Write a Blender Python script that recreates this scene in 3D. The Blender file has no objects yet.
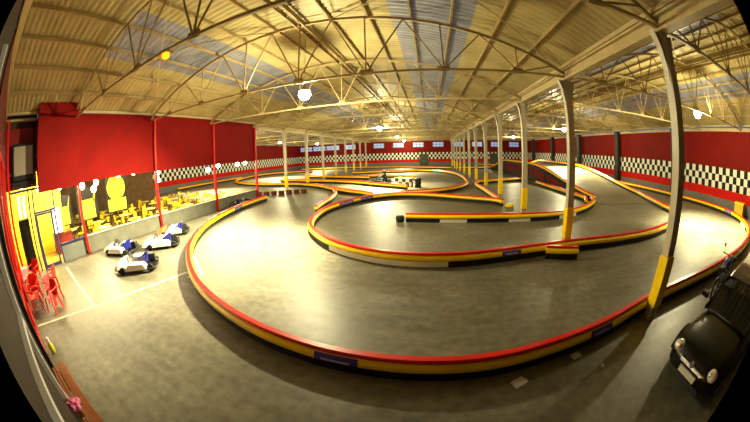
import bpy, bmesh, math, random
from mathutils import Vector, Matrix
random.seed(7)
C = bpy.context.scene.collection
SC = bpy.context.scene
PI = math.pi

# ------------------------------------------------------------------ camera (fisheye lens), world, exposure, lamps
cam_d = bpy.data.cameras.new('camera')
cam = bpy.data.objects.new('camera', cam_d); C.objects.link(cam)
cam_d.type = 'PANO'; cam_d.panorama_type = 'FISHEYE_EQUISOLID'
cam_d.sensor_width = 36.0; cam_d.fisheye_lens = 284.3 * 36.0 / 750.0; cam_d.fisheye_fov = math.radians(182)
cam_d.shift_y = -20.9 / 422.0
cam_d.clip_start = 0.02; cam_d.clip_end = 400
def cam_matrix(p, q, r):
    cx, sx, cy, sy, cz, sz = math.cos(p), math.sin(p), math.cos(q), math.sin(q), math.cos(r), math.sin(r)
    Rz = Matrix(((cy, -sy, 0), (sy, cy, 0), (0, 0, 1)))
    B = Matrix(((1, 0, 0), (0, 0, -1), (0, 1, 0)))
    Rx = Matrix(((1, 0, 0), (0, cx, -sx), (0, sx, cx)))
    Rr = Matrix(((cz, -sz, 0), (sz, cz, 0), (0, 0, 1)))
    return Rr @ Rx @ B @ Rz
M = cam_matrix(0.130, -0.193, -0.035)          # rows: right, down, forward
R3 = Matrix((M[0], -M[1], -M[2])).transposed()
cam.matrix_world = Matrix.Translation((0, 0, 3.4)) @ R3.to_4x4()
SC.camera = cam

w = bpy.data.worlds.new('dusk_sky'); SC.world = w; w.use_nodes = True
w.node_tree.nodes['Background'].inputs[0].default_value = (0.45, 0.6, 0.9, 1)
w.node_tree.nodes['Background'].inputs[1].default_value = 0.2
SC.view_settings.view_transform = 'Standard'; SC.view_settings.look = 'None'
SC.view_settings.gamma = 1; SC.view_settings.use_curve_mapping = False
SC.view_settings.exposure = 0.45
LAMP_W = 1700.0                                  # one high-bay lamp
LAMP_COL = (1.0, 0.88, 0.48)
CAFE_W = 1100.0
SC.cycles.max_bounces = 6; SC.cycles.diffuse_bounces = 4; SC.cycles.sample_clamp_indirect = 8
SC.cycles.caustics_reflective = False; SC.cycles.caustics_refractive = False
SC.cycles.use_denoising = True

# hall grid
XR, XL, SP, W = 5.30, -14.44, 5.467, 19.74
Y0, YP, YF, YN = 3.91, 4.20, 70.0, -0.45
XW, XLL = XR + W, XL - W
ZB, RISE = 6.2, 2.35                             # truss bottom chord level, rise of the vault

# ------------------------------------------------------------------ materials
def lin(c):
    return tuple((x / 12.92 if x <= 0.04045 else ((x + 0.055) / 1.055) ** 2.4) for x in c) + (1,)
MATS = {}
def mat(name, col, rough=0.6, metal=0.0, var=0.0, scale=3.0, bump=0.0, coat=0.0, emit=None, es=0.0, trans=0.0, alpha=1.0):
    if name in MATS: return MATS[name]
    m = bpy.data.materials.new(name); m.use_nodes = True; MATS[name] = m
    nt = m.node_tree; b = nt.nodes['Principled BSDF']
    b.inputs['Base Color'].default_value = lin(col); b.inputs['Roughness'].default_value = rough
    b.inputs['Metallic'].default_value = metal; b.inputs['Coat Weight'].default_value = coat
    b.inputs['Transmission Weight'].default_value = trans; b.inputs['Specular IOR Level'].default_value = 0.3 if rough > 0.4 else 0.5; b.inputs['Alpha'].default_value = alpha
    if emit:
        b.inputs['Emission Color'].default_value = lin(emit); b.inputs['Emission Strength'].default_value = es
    if var or bump:
        tc = nt.nodes.new('ShaderNodeTexCoord'); n = nt.nodes.new('ShaderNodeTexNoise')
        n.inputs['Scale'].default_value = scale; n.inputs['Detail'].default_value = 6
        nt.links.new(tc.outputs['Object'], n.inputs['Vector'])
        if var:
            r = nt.nodes.new('ShaderNodeValToRGB')
            c = lin(col); r.color_ramp.elements[0].position = 0.3; r.color_ramp.elements[1].position = 0.7
            r.color_ramp.elements[0].color = tuple(x * (1 - var) for x in c[:3]) + (1,)
            r.color_ramp.elements[1].color = tuple(min(1, x * (1 + var)) for x in c[:3]) + (1,)
            nt.links.new(n.outputs['Fac'], r.inputs[0]); nt.links.new(r.outputs[0], b.inputs['Base Color'])
        if bump:
            bp = nt.nodes.new('ShaderNodeBump'); bp.inputs['Strength'].default_value = bump
            nt.links.new(n.outputs['Fac'], bp.inputs['Height']); nt.links.new(bp.outputs[0], b.inputs['Normal'])
    return m

def floor_mat():
    m = bpy.data.materials.new('polished_concrete'); m.use_nodes = True
    nt = m.node_tree; b = nt.nodes['Principled BSDF']
    tc = nt.nodes.new('ShaderNodeTexCoord')
    def noise(s, d=6, st=None):
        n = nt.nodes.new('ShaderNodeTexNoise'); n.inputs['Scale'].default_value = s; n.inputs['Detail'].default_value = d
        if st:
            mp = nt.nodes.new('ShaderNodeMapping'); mp.inputs['Scale'].default_value = st
            nt.links.new(tc.outputs['Object'], mp.inputs[0]); nt.links.new(mp.outputs[0], n.inputs['Vector'])
        else: nt.links.new(tc.outputs['Object'], n.inputs['Vector'])
        return n
    a = noise(0.45); c = noise(5.0, 8); d = noise(1.6, 4, (0.5, 2.2, 1))
    ra = nt.nodes.new('ShaderNodeValToRGB'); ra.color_ramp.elements[0].position = 0.32; ra.color_ramp.elements[1].position = 0.68
    ra.color_ramp.elements[0].color = (0.105, 0.098, 0.07, 1); ra.color_ramp.elements[1].color = (0.17, 0.16, 0.12, 1)
    nt.links.new(a.outputs['Fac'], ra.inputs[0])
    mx = nt.nodes.new('ShaderNodeMix'); mx.data_type = 'RGBA'; mx.blend_type = 'OVERLAY'; mx.inputs[0].default_value = 0.65
    nt.links.new(ra.outputs[0], mx.inputs[6]); nt.links.new(c.outputs['Fac'], mx.inputs[7])
    m2 = nt.nodes.new('ShaderNodeMix'); m2.data_type = 'RGBA'; m2.blend_type = 'OVERLAY'; m2.inputs[0].default_value = 0.5
    nt.links.new(mx.outputs[2], m2.inputs[6]); nt.links.new(d.outputs['Fac'], m2.inputs[7])
    nt.links.new(m2.outputs[2], b.inputs['Base Color'])
    rr = nt.nodes.new('ShaderNodeMapRange'); rr.inputs[3].default_value = 0.36; rr.inputs[4].default_value = 0.5
    nt.links.new(d.outputs['Fac'], rr.inputs[0]); nt.links.new(rr.outputs[0], b.inputs['Roughness'])
    b.inputs['Specular IOR Level'].default_value = 0.35
    bp = nt.nodes.new('ShaderNodeBump'); bp.inputs['Strength'].default_value = 0.12; bp.inputs['Distance'].default_value = 0.02
    nt.links.new(c.outputs['Fac'], bp.inputs['Height']); nt.links.new(bp.outputs[0], b.inputs['Normal'])
    return m

def wall_mat(name, axis):
    """painted wall: grey plinth, red skirting band, three rows of black and white squares, dark red above"""
    m = bpy.data.materials.new(name); m.use_nodes = True
    nt = m.node_tree; b = nt.nodes['Principled BSDF']; L = nt.links
    tc = nt.nodes.new('ShaderNodeTexCoord'); sp = nt.nodes.new('ShaderNodeSeparateXYZ'); L.new(tc.outputs['Object'], sp.inputs[0])
    def mth(op, a, bb=None):
        n = nt.nodes.new('ShaderNodeMath'); n.operation = op
        for i, v in enumerate((a, bb)):
            if v is None: continue
            if isinstance(v, (int, float)): n.inputs[i].default_value = v
            else: L.new(v, n.inputs[i])
        return n.outputs[0]
    u = mth('FLOOR', mth('DIVIDE', sp.outputs[axis], 0.48)); v = mth('FLOOR', mth('DIVIDE', mth('SUBTRACT', sp.outputs[2], 1.62), 0.55))
    ck = mth('GREATER_THAN', mth('FRACT', mth('MULTIPLY', mth('ADD', u, v), 0.5)), 0.25)
    def mix(f, A, B):
        n = nt.nodes.new('ShaderNodeMix'); n.data_type = 'RGBA'; L.new(f, n.inputs[0])
        for i, q in ((6, A), (7, B)):
            if isinstance(q, tuple): n.inputs[i].default_value = q
            else: L.new(q, n.inputs[i])
        return n.outputs[2]
    z = sp.outputs[2]
    chk = mix(ck, (0.012, 0.012, 0.012, 1), (0.75, 0.74, 0.66, 1))
    nz = nt.nodes.new('ShaderNodeTexNoise'); nz.inputs['Scale'].default_value = 0.7; L.new(tc.outputs['Object'], nz.inputs['Vector'])
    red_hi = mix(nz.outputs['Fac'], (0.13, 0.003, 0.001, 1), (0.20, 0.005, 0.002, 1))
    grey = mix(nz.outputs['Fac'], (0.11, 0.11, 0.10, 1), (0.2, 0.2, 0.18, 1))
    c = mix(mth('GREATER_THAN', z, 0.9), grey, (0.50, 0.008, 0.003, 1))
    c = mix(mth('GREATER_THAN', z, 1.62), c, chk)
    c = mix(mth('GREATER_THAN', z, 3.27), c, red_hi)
    L.new(c, b.inputs['Base Color']); b.inputs['Roughness'].default_value = 0.7; b.inputs['Specular IOR Level'].default_value = 0.15
    return m

m_floor = floor_mat()
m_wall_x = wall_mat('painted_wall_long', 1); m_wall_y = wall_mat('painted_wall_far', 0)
m_roof = mat('cream_roof_sheet', (0.66, 0.61, 0.43), 0.5, 0.0, 0.18, 0.8)
m_sky = mat('translucent_roof_sheet', (0.46, 0.47, 0.50), 0.35, 0, 0.3, 1.5, emit=(0.55, 0.62, 0.75), es=0.04)
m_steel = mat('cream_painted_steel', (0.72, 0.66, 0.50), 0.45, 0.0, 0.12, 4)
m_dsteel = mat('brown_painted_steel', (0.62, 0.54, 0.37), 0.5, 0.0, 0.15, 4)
m_pillar = mat('grey_cream_paint', (0.72, 0.69, 0.62), 0.4, 0.0, 0.08, 3)
m_yellow = mat('yellow_padding', (0.96, 0.82, 0.0), 0.45, 0, 0.08, 5)
m_red = mat('red_barrier', (0.86, 0.08, 0.02), 0.33, 0, 0.06, 2)
m_yel = mat('yellow_barrier', (0.97, 0.83, 0.0), 0.33, 0, 0.06, 2)
m_rub = mat('black_rubber', (0.09, 0.09, 0.09), 0.55, 0, 0.2, 6)
m_white = mat('white_plastic', (0.86, 0.86, 0.84), 0.4)
m_post = mat('red_post_paint', (0.72, 0.06, 0.03), 0.45)
m_panel = mat('red_wall_panel', (0.47, 0.015, 0.004), 0.95, 0, 0.12, 0.9)
m_dark = mat('near_black', (0.05, 0.05, 0.05), 0.5)
m_grey = mat('grey_paint', (0.42, 0.43, 0.42), 0.6, 0, 0.12, 2)
m_blue = mat('blue_plastic', (0.10, 0.14, 0.55), 0.4)
m_frame_blue = mat('blue_door_paint', (0.10, 0.14, 0.34), 0.4)
m_metal = mat('bare_metal', (0.65, 0.65, 0.66), 0.3, 0.9)
m_lampglass = mat('lamp_glow', (1, 1, 0.9), 0.4, emit=(1, 0.97, 0.88), es=60)
m_cafeglow = mat('cafe_lamp_glow', (1, 1, 0.9), 0.4, emit=(1, 0.93, 0.75), es=30)
m_orange = mat('orange_lamp_glow', (1, 0.6, 0.1), 0.4, emit=(1, 0.55, 0.05), es=2.5)
m_wood = mat('varnished_brown_wood', (0.52, 0.28, 0.09), 0.4, 0, 0.25, 8)
m_glass = mat('window_glass', (0.02, 0.02, 0.02), 0.03, alpha=0.10)
m_dayglass = mat('daylit_pane', (0.6, 0.7, 0.85), 0.3, emit=(0.55, 0.68, 0.95), es=0.35)
m_paper = mat('white_paper', (0.78, 0.75, 0.80), 0.8)
m_line = mat('white_floor_paint', (0.80, 0.79, 0.70), 0.6, 0, 0.15, 5)
m_redplastic = mat('red_plastic', (0.80, 0.05, 0.03), 0.3)
m_chair = mat('yellow_chair_paint', (0.92, 0.80, 0.16), 0.45)
m_table = mat('pale_yellow_table', (0.95, 0.90, 0.50), 0.4)
m_carpaint = mat('black_car_paint', (0.012, 0.012, 0.014), 0.25)
m_tile = mat('cafe_wall_brown', (0.36, 0.28, 0.16), 0.7, 0, 0.3, 2)
m_cafewall = mat('cafe_wall_yellow', (0.93, 0.84, 0.18), 0.6, 0, 0.2, 1.2)

# ------------------------------------------------------------------ helpers
def box(bm, x0, y0, z0, x1, y1, z1):
    vs = [bm.verts.new(p) for p in ((x0,y0,z0),(x1,y0,z0),(x1,y1,z0),(x0,y1,z0),(x0,y0,z1),(x1,y0,z1),(x1,y1,z1),(x0,y1,z1))]
    for f in ((0,3,2,1),(4,5,6,7),(0,1,5,4),(1,2,6,5),(2,3,7,6),(3,0,4,7)): bm.faces.new([vs[i] for i in f])
def frame_of(d):
    d = d.normalized(); up = Vector((0,0,1)) if abs(d.z) < 0.95 else Vector((1,0,0))
    s = d.cross(up).normalized(); return s, s.cross(d).normalized()
def bar(bm, a, b, w_, h_=None):
    """rectangular bar from a to b"""
    h_ = h_ or w_; a, b = Vector(a), Vector(b); s, u = frame_of(b - a)
    r = []
    for p in (a, b): r.append([bm.verts.new(p + s*i*w_/2 + u*j*h_/2) for i, j in ((-1,-1),(1,-1),(1,1),(-1,1))])
    for i in range(4): bm.faces.new((r[0][i], r[0][(i+1)%4], r[1][(i+1)%4], r[1][i]))
    bm.faces.new(r[0][::-1]); bm.faces.new(r[1])
def tube(bm, pts, rad, n=8, close=False):
    pts = [Vector(p) for p in pts]; rings = []
    rads = rad if isinstance(rad, (list, tuple)) else [rad]*len(pts)
    for i, p in enumerate(pts):
        if close: d = pts[(i+1) % len(pts)] - pts[i-1]
        else: d = pts[min(i+1, len(pts)-1)] - pts[max(i-1, 0)]
        s, u = frame_of(d)
        rings.append([bm.verts.new(p + (s*math.cos(2*PI*k/n) + u*math.sin(2*PI*k/n))*rads[i]) for k in range(n)])
    m = len(rings)
    for i in range(m if close else m-1):
        A, B = rings[i], rings[(i+1) % m]
        for k in range(n): bm.faces.new((A[k], A[(k+1)%n], B[(k+1)%n], B[k]))
    if not close: bm.faces.new(rings[0][::-1]); bm.faces.new(rings[-1])
def lathe(bm, prof, n=20, c=(0,0,0), axis='z'):
    rings = []
    for r, z in prof:
        ring = []
        for k in range(n):
            a = 2*PI*k/n; x, y = r*math.cos(a), r*math.sin(a)
            p = (x, y, z) if axis == 'z' else ((x, z, y) if axis == 'y' else (z, x, y))
            ring.append(bm.verts.new((c[0]+p[0], c[1]+p[1], c[2]+p[2])))
        rings.append(ring)
    for A, B in zip(rings, rings[1:]):
        for k in range(n): bm.faces.new((A[k], A[(k+1)%n], B[(k+1)%n], B[k]))
    bm.faces.new(rings[0][::-1]); bm.faces.new(rings[-1])
def loft(bm, rings, cap=True):
    R = [[bm.verts.new(p) for p in r] for r in rings]; n = len(R[0])
    for A, B in zip(R, R[1:]):
        for k in range(n): bm.faces.new((A[k], A[(k+1)%n], B[(k+1)%n], B[k]))
    if cap: bm.faces.new(R[0][::-1]); bm.faces.new(R[-1])
def obj(name, bm, m, parent=None, smooth=False, bevel=0, label=None, loc=None):
    bmesh.ops.recalc_face_normals(bm, faces=bm.faces)
    me = bpy.data.meshes.new(name); bm.to_mesh(me); bm.free(); me.materials.append(m)
    if smooth:
        for p in me.polygons: p.use_smooth = True
    o = bpy.data.objects.new(name, me); C.objects.link(o)
    if parent: o.parent = parent
    if bevel:
        b = o.modifiers.new('bevel', 'BEVEL'); b.width = bevel; b.segments = 2; b.limit_method = 'ANGLE'
    if label: o['label'] = label
    if loc: o.location = loc
    return o
def thing(name, label, cat, loc=(0,0,0), rz=0, group=None):
    o = bpy.data.objects.new(name, None); C.objects.link(o); o.empty_display_size = 0.2
    o.location = loc; o.rotation_euler = (0,0,rz); o['label'] = label; o['category'] = cat
    if group: o['group'] = group
    return o
def tag(o, label, cat, group=None):
    o['label'] = label; o['category'] = cat
    if group: o['group'] = group
    return o
def struct(o): o['kind'] = 'structure'; return o
def copy_tree(o, parent=None):
    c = o.copy(); C.objects.link(c); c.parent = parent
    for ch in list(o.children): copy_tree(ch, c)
    return c
def dup(o, label, loc, rz=0, group=None, scale=None):
    c = copy_tree(o); c.location = loc; c.rotation_euler = (0,0,rz); c['label'] = label
    if group: c['group'] = group
    if scale: c.scale = scale
    return c
def B(): return bmesh.new()
ORD = ['first','second','third','fourth','fifth','sixth','seventh','eighth','ninth','tenth','eleventh','twelfth','thirteenth']

# ------------------------------------------------------------------ floor and walls
bm = B(); box(bm, XLL-0.3, YN-0.3, -0.2, XW+0.3, YF+0.3, 0); struct(obj('floor', bm, m_floor))
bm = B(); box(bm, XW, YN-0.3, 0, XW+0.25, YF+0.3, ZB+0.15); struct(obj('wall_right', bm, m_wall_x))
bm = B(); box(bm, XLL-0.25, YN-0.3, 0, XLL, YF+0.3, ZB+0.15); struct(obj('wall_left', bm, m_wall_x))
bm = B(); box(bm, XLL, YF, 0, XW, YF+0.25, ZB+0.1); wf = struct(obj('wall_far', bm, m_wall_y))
# gables over the eaves level, far end
def arch_z(x, xc): return ZB + 0.12 + RISE * (1 - ((x - xc) / (W/2)) ** 2)
for nm, y, mm in (('far', YF, m_roof), ('near', YN, m_dsteel)):
    bm = B()
    for i in range(3):
        x0 = XLL + i*W; xc = x0 + W/2
        n = 16
        for k in range(n):
            a, b_ = x0 + W*k/n, x0 + W*(k+1)/n
            zz = ZB+0.1 if nm == 'far' else ZB
            pts = [(a,y,zz),(b_,y,zz),(b_,y,arch_z(b_,xc)+0.25),(a,y,arch_z(a,xc)+0.25)]
            d = 0.2 if nm == 'far' else -0.2
            va = [bm.verts.new(p) for p in pts]; vb = [bm.verts.new((p[0],p[1]+d,p[2])) for p in pts]
            bm.faces.new(va); bm.faces.new(vb[::-1])
    struct(obj('wall_%s_gable' % nm, bm, mm))

# ------------------------------------------------------------------ vaulted roof of corrugated sheet
strips = [(3.5, 6.35), (-6.35, -3.5)]
ceil_bm, sky_bm = B(), B()
NX = 30
for i in range(3):
    x0 = XLL + i*W; xc = x0 + W/2
    dy = 0.07
    xs = [xc + W/2*t for t in (-1,-.93,-.86,-.79,-.72,-6.35/9.87,-.57,-.5,-.43,-3.5/9.87,-.27,-.18,-.09,0,.09,.18,.27,3.5/9.87,.43,.5,.57,6.35/9.87,.72,.79,.86,.93,1)]
    far_y = YF + 0.2
    ny = int((far_y - YN) / dy)
    if i == 0: y_start = 20.2
    else: y_start = YN - 0.2
    ys = []; y = y_start
    while y < far_y:
        ys.append(y); y += dy if y < 30 else dy*2.0
    ys.append(far_y)
    def is_sky(a, b_):
        m_ = (a+b_)/2 - xc
        return any(s0 < m_ < s1 for s0, s1 in strips)
    for target, want in ((ceil_bm, False), (sky_bm, True)):
        cols = {}
        for k in range(len(xs)-1):
            sk = is_sky(xs[k], xs[k+1])
            if want and not sk: continue
            for kk in (k, k+1):
                if kk not in cols:
                    cols[kk] = [target.verts.new((xs[kk], yy, arch_z(xs[kk], xc) + 0.24 + 0.022*math.sin(2*PI*yy/0.28))) for yy in ys]
            A, Bc = cols[k], cols[k+1]
            for j in range(len(ys)-1):
                if sk and (ys[j] >= Y0) != want: continue
                target.faces.new((A[j], Bc[j], Bc[j+1], A[j+1]))
        for v in [v for v in target.verts if not v.link_faces]: target.verts.remove(v)
ceiling = struct(obj('ceiling', ceil_bm, m_roof, smooth=True))
obj('skylight_strip', sky_bm, m_sky, ceiling, smooth=True, label='blue-grey translucent roof sheeting')
bm = B(); box(bm, XLL, YN, ZB+3.2, XW, YF, ZB+3.25)
# purlins running the length of the hall, close under the sheeting
PU = (-0.985,-.86,-.72,-.57,-.43,-.27,-.12,.12,.27,.43,.57,.72,.86,.985)
for i in range(3):
    xc = XLL + i*W + W/2; ya = YN if i else 20.2
    for t in PU:
        x = xc + W/2*t; z = arch_z(x, xc) + 0.15
        bm2 = B(); box(bm2, x-0.035, ya, z-0.07, x+0.035, YF, z+0.05)
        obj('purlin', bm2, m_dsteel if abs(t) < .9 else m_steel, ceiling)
    # ridge lattice girder: two angles with zigzag lacing
    if i:
        bm2 = B(); z = arch_z(xc, xc)
        for s in (-1, 1): box(bm2, xc+s*0.16-0.03, ya, z-0.10, xc+s*0.16+0.03, YF, z+0.12)
        y = ya; s = 1
        while y < YF-0.5:
            bar(bm2, (xc-s*0.16, y, z), (xc+s*0.16, y+0.45, z), 0.03); y += 0.45; s = -s
        obj('ridge_girder', bm2, m_dsteel, ceiling)
bm.free()

# ------------------------------------------------------------------ trusses, one per frame
def truss_meshes():
    """all in truss-local space: x from 0 to W, y = 0"""
    top = B(); n = 24
    for k in range(n):
        a, b_ = W*k/n, W*(k+1)/n
        bar(top, (a,0,arch_z(a,W/2)-0.02), (b_,0,arch_z(b_,W/2)-0.02), 0.08, 0.10)
    bot = B(); bar(bot, (0,0,ZB), (W,0,ZB), 0.08, 0.08)
    webs = []
    nodes_b = [W*t for t in (0.10, 0.235, 0.37, 0.50, 0.63, 0.765, 0.90)]
    nodes_t = [W*t for t in (0.03, 0.165, 0.30, 0.435, 0.565, 0.70, 0.835, 0.97)]
    for j, xb in enumerate(nodes_b):
        for xt in (nodes_t[j], xb, nodes_t[j+1]):
            webs.append(((xb,0,ZB), (xt,0,arch_z(xt,W/2)-0.05)))
    gus = []
    for xb in nodes_b: gus.append(xb)
    return top, bot, webs, gus
def make_truss():
    top, bot, webs, gus = truss_meshes()
    t = thing('roof_truss', 'truss', 'roof truss')
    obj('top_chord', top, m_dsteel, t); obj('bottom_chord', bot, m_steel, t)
    for a, b_ in webs:
        bm = B(); bar(bm, a, b_, 0.045); obj('web_member', bm, m_dsteel, t)
    for xb in gus:
        bm = B(); box(bm, xb-0.2, -0.012, ZB-0.06, xb+0.2, 0.012, ZB+0.14); obj('gusset_plate', bm, m_dsteel, t)
    return t
tr = make_truss(); first = True
for i, bay, nm in ((1, XL, 'middle vault'), (2, XR, 'right-hand vault'), (0, XLL, 'far left vault')):
    for k in range(13):
        y = Y0 + k*SP
        if y > YF - 0.2: continue
        if i == 0 and y < 21: continue
        lab = 'cream steel bowstring truss under the %s, %s from the camera end' % (nm, ORD[k if i else k-4])
        if first: tr.location = (bay, y, 0); tr['label'] = lab; tr['group'] = 'roof trusses of the middle vault'; first = False
        else: dup(tr, lab, (bay, y, 0), 0, 'roof trusses of the %s' % nm)
# diagonal wind-brace rods under the sheeting, valley beams
for i in (1, 2):
    xc = XLL + i*W + W/2
    for k in (0, 3, 6):
        for s in (-1, 1):
            xa, xb = xc + s*W*0.07, xc + s*W*0.47
            for ya, yb in ((Y0+k*SP, Y0+(k+1)*SP), (Y0+(k+1)*SP, Y0+k*SP)):
                bm = B(); n = 6
                for q in range(n):
                    u0, u1 = q/n, (q+1)/n
                    x0_, x1_ = xa+(xb-xa)*u0, xa+(xb-xa)*u1
                    bar(bm, (x0_, ya+(yb-ya)*u0, arch_z(x0_,xc)+0.03), (x1_, ya+(yb-ya)*u1, arch_z(x1_,xc)+0.03), 0.035)
                obj('brace_rod', bm, m_steel, ceiling)
for j, x in enumerate((XL, XR)):
    bm = B()
    ya = YN if j else 20.9
    for zz in (ZB-0.12, ZB+0.22): box(bm, x-0.16, ya, zz-0.03, x+0.16, YF, zz+0.03)
    box(bm, x-0.03, ya, ZB-0.1, x+0.03, YF, ZB+0.2)
    struct(obj('beam_valley', bm, m_steel))
bm = B(); box(bm, XW-0.12, YN, ZB-0.1, XW-0.001, YF, ZB+0.15); struct(obj('trim_1', bm, m_steel))

# ------------------------------------------------------------------ columns
def make_column(mshaft):
    t = thing('column', 'column', 'column')
    bm = B()
    box(bm, -0.12, -0.09, 0, 0.12, 0.09, ZB-0.15)
    for s in (-1, 1): box(bm, s*0.12-0.014, -0.11, 0, s*0.12+0.014, 0.11, ZB-0.15)
    obj('shaft', bm, mshaft, t)
    bm = B()                                          # haunch spreading to both trusses
    prof = [(0.12, 4.7), (0.15, 5.2), (0.22, 5.7), (0.36, 6.05)]
    for s in (-1, 1):
        for (a, za), (b_, zb) in zip(prof, prof[1:]): bar(bm, (s*a,0,za), (s*b_,0,zb), 0.16, 0.03)
        vs = [(s*0.12,0,4.7)] + [(s*a,0,za) for a, za in prof[1:]] + [(s*0.12,0,6.05)]
        f = [bm.verts.new(p) for p in vs]; g = [bm.verts.new((p[0],0.02,p[2])) for p in vs]
        bm.faces.new(f); bm.faces.new(g[::-1])
        for q in range(len(f)): bm.faces.new((f[q], f[(q+1)%len(f)], g[(q+1)%len(f)], g[q]))
    obj('haunch', bm, mshaft, t)
    bm = B(); box(bm, -0.2, -0.16, 0, 0.2, 0.16, 0.02); obj('base_plate', bm, m_dsteel, t)
    bm = B(); lathe(bm, [(0.19,0.32),(0.215,0.34),(0.215,1.45),(0.19,1.47)], 4)
    g = obj('yellow_guard', bm, m_yellow, t, bevel=0.02); g.rotation_euler = (0,0,PI/4)
    g.scale = (1.0, 1.0, 1.0)
    return t
col = make_column(m_pillar)
for k in range(12):
    y = Y0 + k*SP
    lab = 'cream steel column with yellow padded foot in the right-hand row, %s from the camera' % ORD[k]
    if k == 0:
        lab = 'pale steel column with yellow padding rising beside the black car'
        col.location = (XR, y, 0); col['label'] = lab; col['group'] = 'columns of the right-hand row'
    else:
        c = dup(col, lab, (XR, y, 0), 0, 'columns of the right-hand row')
for k in range(4, 12):
    y = YP + k*SP
    dup(col, 'cream steel column with yellow foot in the left-hand row, %s beyond the red posts' % ORD[k-4], (XL, y, 0), 0, 'columns of the left-hand row')
# dark pilasters of the right wall
for k, y in enumerate((18.8, 29.8, 40.7, 51.6, 62.5)):
    t = thing('pilaster', 'dark grey steel pilaster against the checkered wall, %s from the camera end' % ORD[k], 'pilaster', (XW-0.335, y, 0), 0, 'pilasters of the right wall')
    bm = B(); box(bm, -0.28, -0.32, 0, 0.3, 0.32, ZB); box(bm, -0.33, -0.36, 0, -0.28, 0.36, ZB); obj('shaft', bm, mat('dark_pilaster', (0.20,0.19,0.16), 0.5, 0, .2, 3), t)
    bm = B(); box(bm, -0.33, -0.4, ZB, 0.33, 0.4, ZB+0.12); obj('cap_plate', bm, m_dark, t)

# ------------------------------------------------------------------ far wall windows
wx = [-32.0,-28.2,-24.4,-19.6,-12.3, -7.4, -2.5, 2.4, 7.3, 12.2, 17.1, 22]
for n, x in enumerate(wx):
    ww = 1.3 if n > 2 else 1.75
    bm = B(); box(bm, x-ww, YF-0.06, 4.65, x+ww, YF-0.01, 5.75)
    o = struct(obj('window_%d' % (n+1), bm, m_dayglass))
    bm = B()
    for xx in (x-ww, x-ww/3, x+ww/3, x+ww): box(bm, xx-0.04, YF-0.1, 4.6, xx+0.04, YF-0.05, 5.8)
    for zz in (4.62, 5.2, 5.77): box(bm, x-ww, YF-0.1, zz-0.04, x+ww, YF-0.05, zz+0.04)
    obj('window_frame', bm, m_grey, o)
for x, lab in ((-1.2, 'grey-green door leaf in the far wall between the checkered bands'), (16.5, 'grey-green door leaf in the far wall beyond the bridge')):
    bm = B(); box(bm, x-1.1, YF-0.08, 0, x+1.1, YF-0.001, 2.9); d = struct(obj('door_%d' % (1 if x < 0 else 2), bm, mat('grey_green_door', (0.25,0.27,0.2), .6)))
    bm = B(); box(bm, x-0.1, YF-0.14, 1.0, x+0.1, YF-0.08, 1.1); obj('door_handle', bm, m_metal, d)

# ------------------------------------------------------------------ lamps
def make_lamp():
    t = thing('high_bay_lamp', 'lamp', 'lamp')
    bm = B(); lathe(bm, [(0.03,0.5),(0.09,0.48),(0.09,0.28),(0.10,0.26),(0.27,0.02),(0.30,0.0),(0.27,0.005),(0.09,0.24)], 20); obj('reflector', bm, m_metal, t, smooth=True)
    bm = B(); bar(bm, (0,0,0.48), (0,0,2.62), 0.018); obj('hanging_cable', bm, m_dsteel, t)
    bm = B(); lathe(bm, [(0.01,-0.42),(0.17,-0.36),(0.27,-0.22),(0.27,-0.1),(0.12,0.10)], 16); obj('bulb', bm, m_lampglass, t, smooth=True)
    l = bpy.data.lights.new('lamp_light', 'POINT'); l.energy = LAMP_W; l.color = LAMP_COL; l.shadow_soft_size = 0.16
    lo = bpy.data.objects.new('lamp_light', l); C.objects.link(lo); lo.parent = t; lo.location = (0,0,-0.62)
    l2 = bpy.data.lights.new('reflector_light', 'SPOT'); l2.energy = LAMP_W*12.5; l2.color = LAMP_COL; l2.spot_size = math.radians(112); l2.spot_blend = 1.0; l2.shadow_soft_size = 0.2
    l2o = bpy.data.objects.new('reflector_light', l2); C.objects.link(l2o); l2o.parent = t; l2o.location = (0,0,-0.6); l2o.rotation_euler = (-0.30, -0.1, 0)
    return t
lamps = [((-5.2,11.3), 'lit high-bay lamp under the middle vault, nearest and biggest glow', 1.0),
         ((-5.3,30.8), 'lit high-bay lamp halfway down the middle vault', 1.0),
         ((-5.5,50.0), 'lit high-bay lamp towards the far end of the middle vault', 1.0),
         ((-5.7,66.0), 'farthest lit high-bay lamp of the middle vault near the far windows', .5),
         ((16.3,9.9), 'lit high-bay lamp under the right-hand vault beside the nearest column', 1.0),
         ((16.3,30.5), 'lit high-bay lamp above the track ramp', .8),
         ((16.3,52.0), 'lit high-bay lamp under the right-hand vault beyond the bridge', .7),
         ((-24.7,26.0), 'lit high-bay lamp over the track behind the cafe', 1.0),
         ((-24.7,42.9), 'lit high-bay lamp over the far left track by the blue windows', 1.0),
         ((-24.7,60.0), 'farthest lit high-bay lamp of the left vault', .6)]
lp = make_lamp()
for i, ((x, y), lab, e) in enumerate(lamps):
    if i == 0: o = lp; lp.location = (x, y, ZB+0.1); lp['label'] = lab; lp['group'] = 'lit high-bay lamps'
    else: o = dup(lp, lab, (x, y, ZB+0.1), 0, 'lit high-bay lamps')
    if e != 1.0:
        for ch in o.children:
            if ch.type == 'LIGHT': ch.data = ch.data.copy(); ch.data.energy *= e
for c in lp.children:                             # the nearest lamp is turned towards the cafe side
    if c.name.startswith('reflector_light'): c.rotation_euler = Vector((-4.4, -4.1, -6.3)).to_track_quat('-Z', 'Y').to_euler()
t = thing('warning_lamp', 'small orange glowing lamp hanging at the nearest roof truss', 'lamp', (-5.6, Y0, ZB-0.05))
bm = B(); box(bm, -0.16,-0.1,-0.02,0.16,0.1,0.06); obj('housing', bm, m_dsteel, t)
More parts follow.
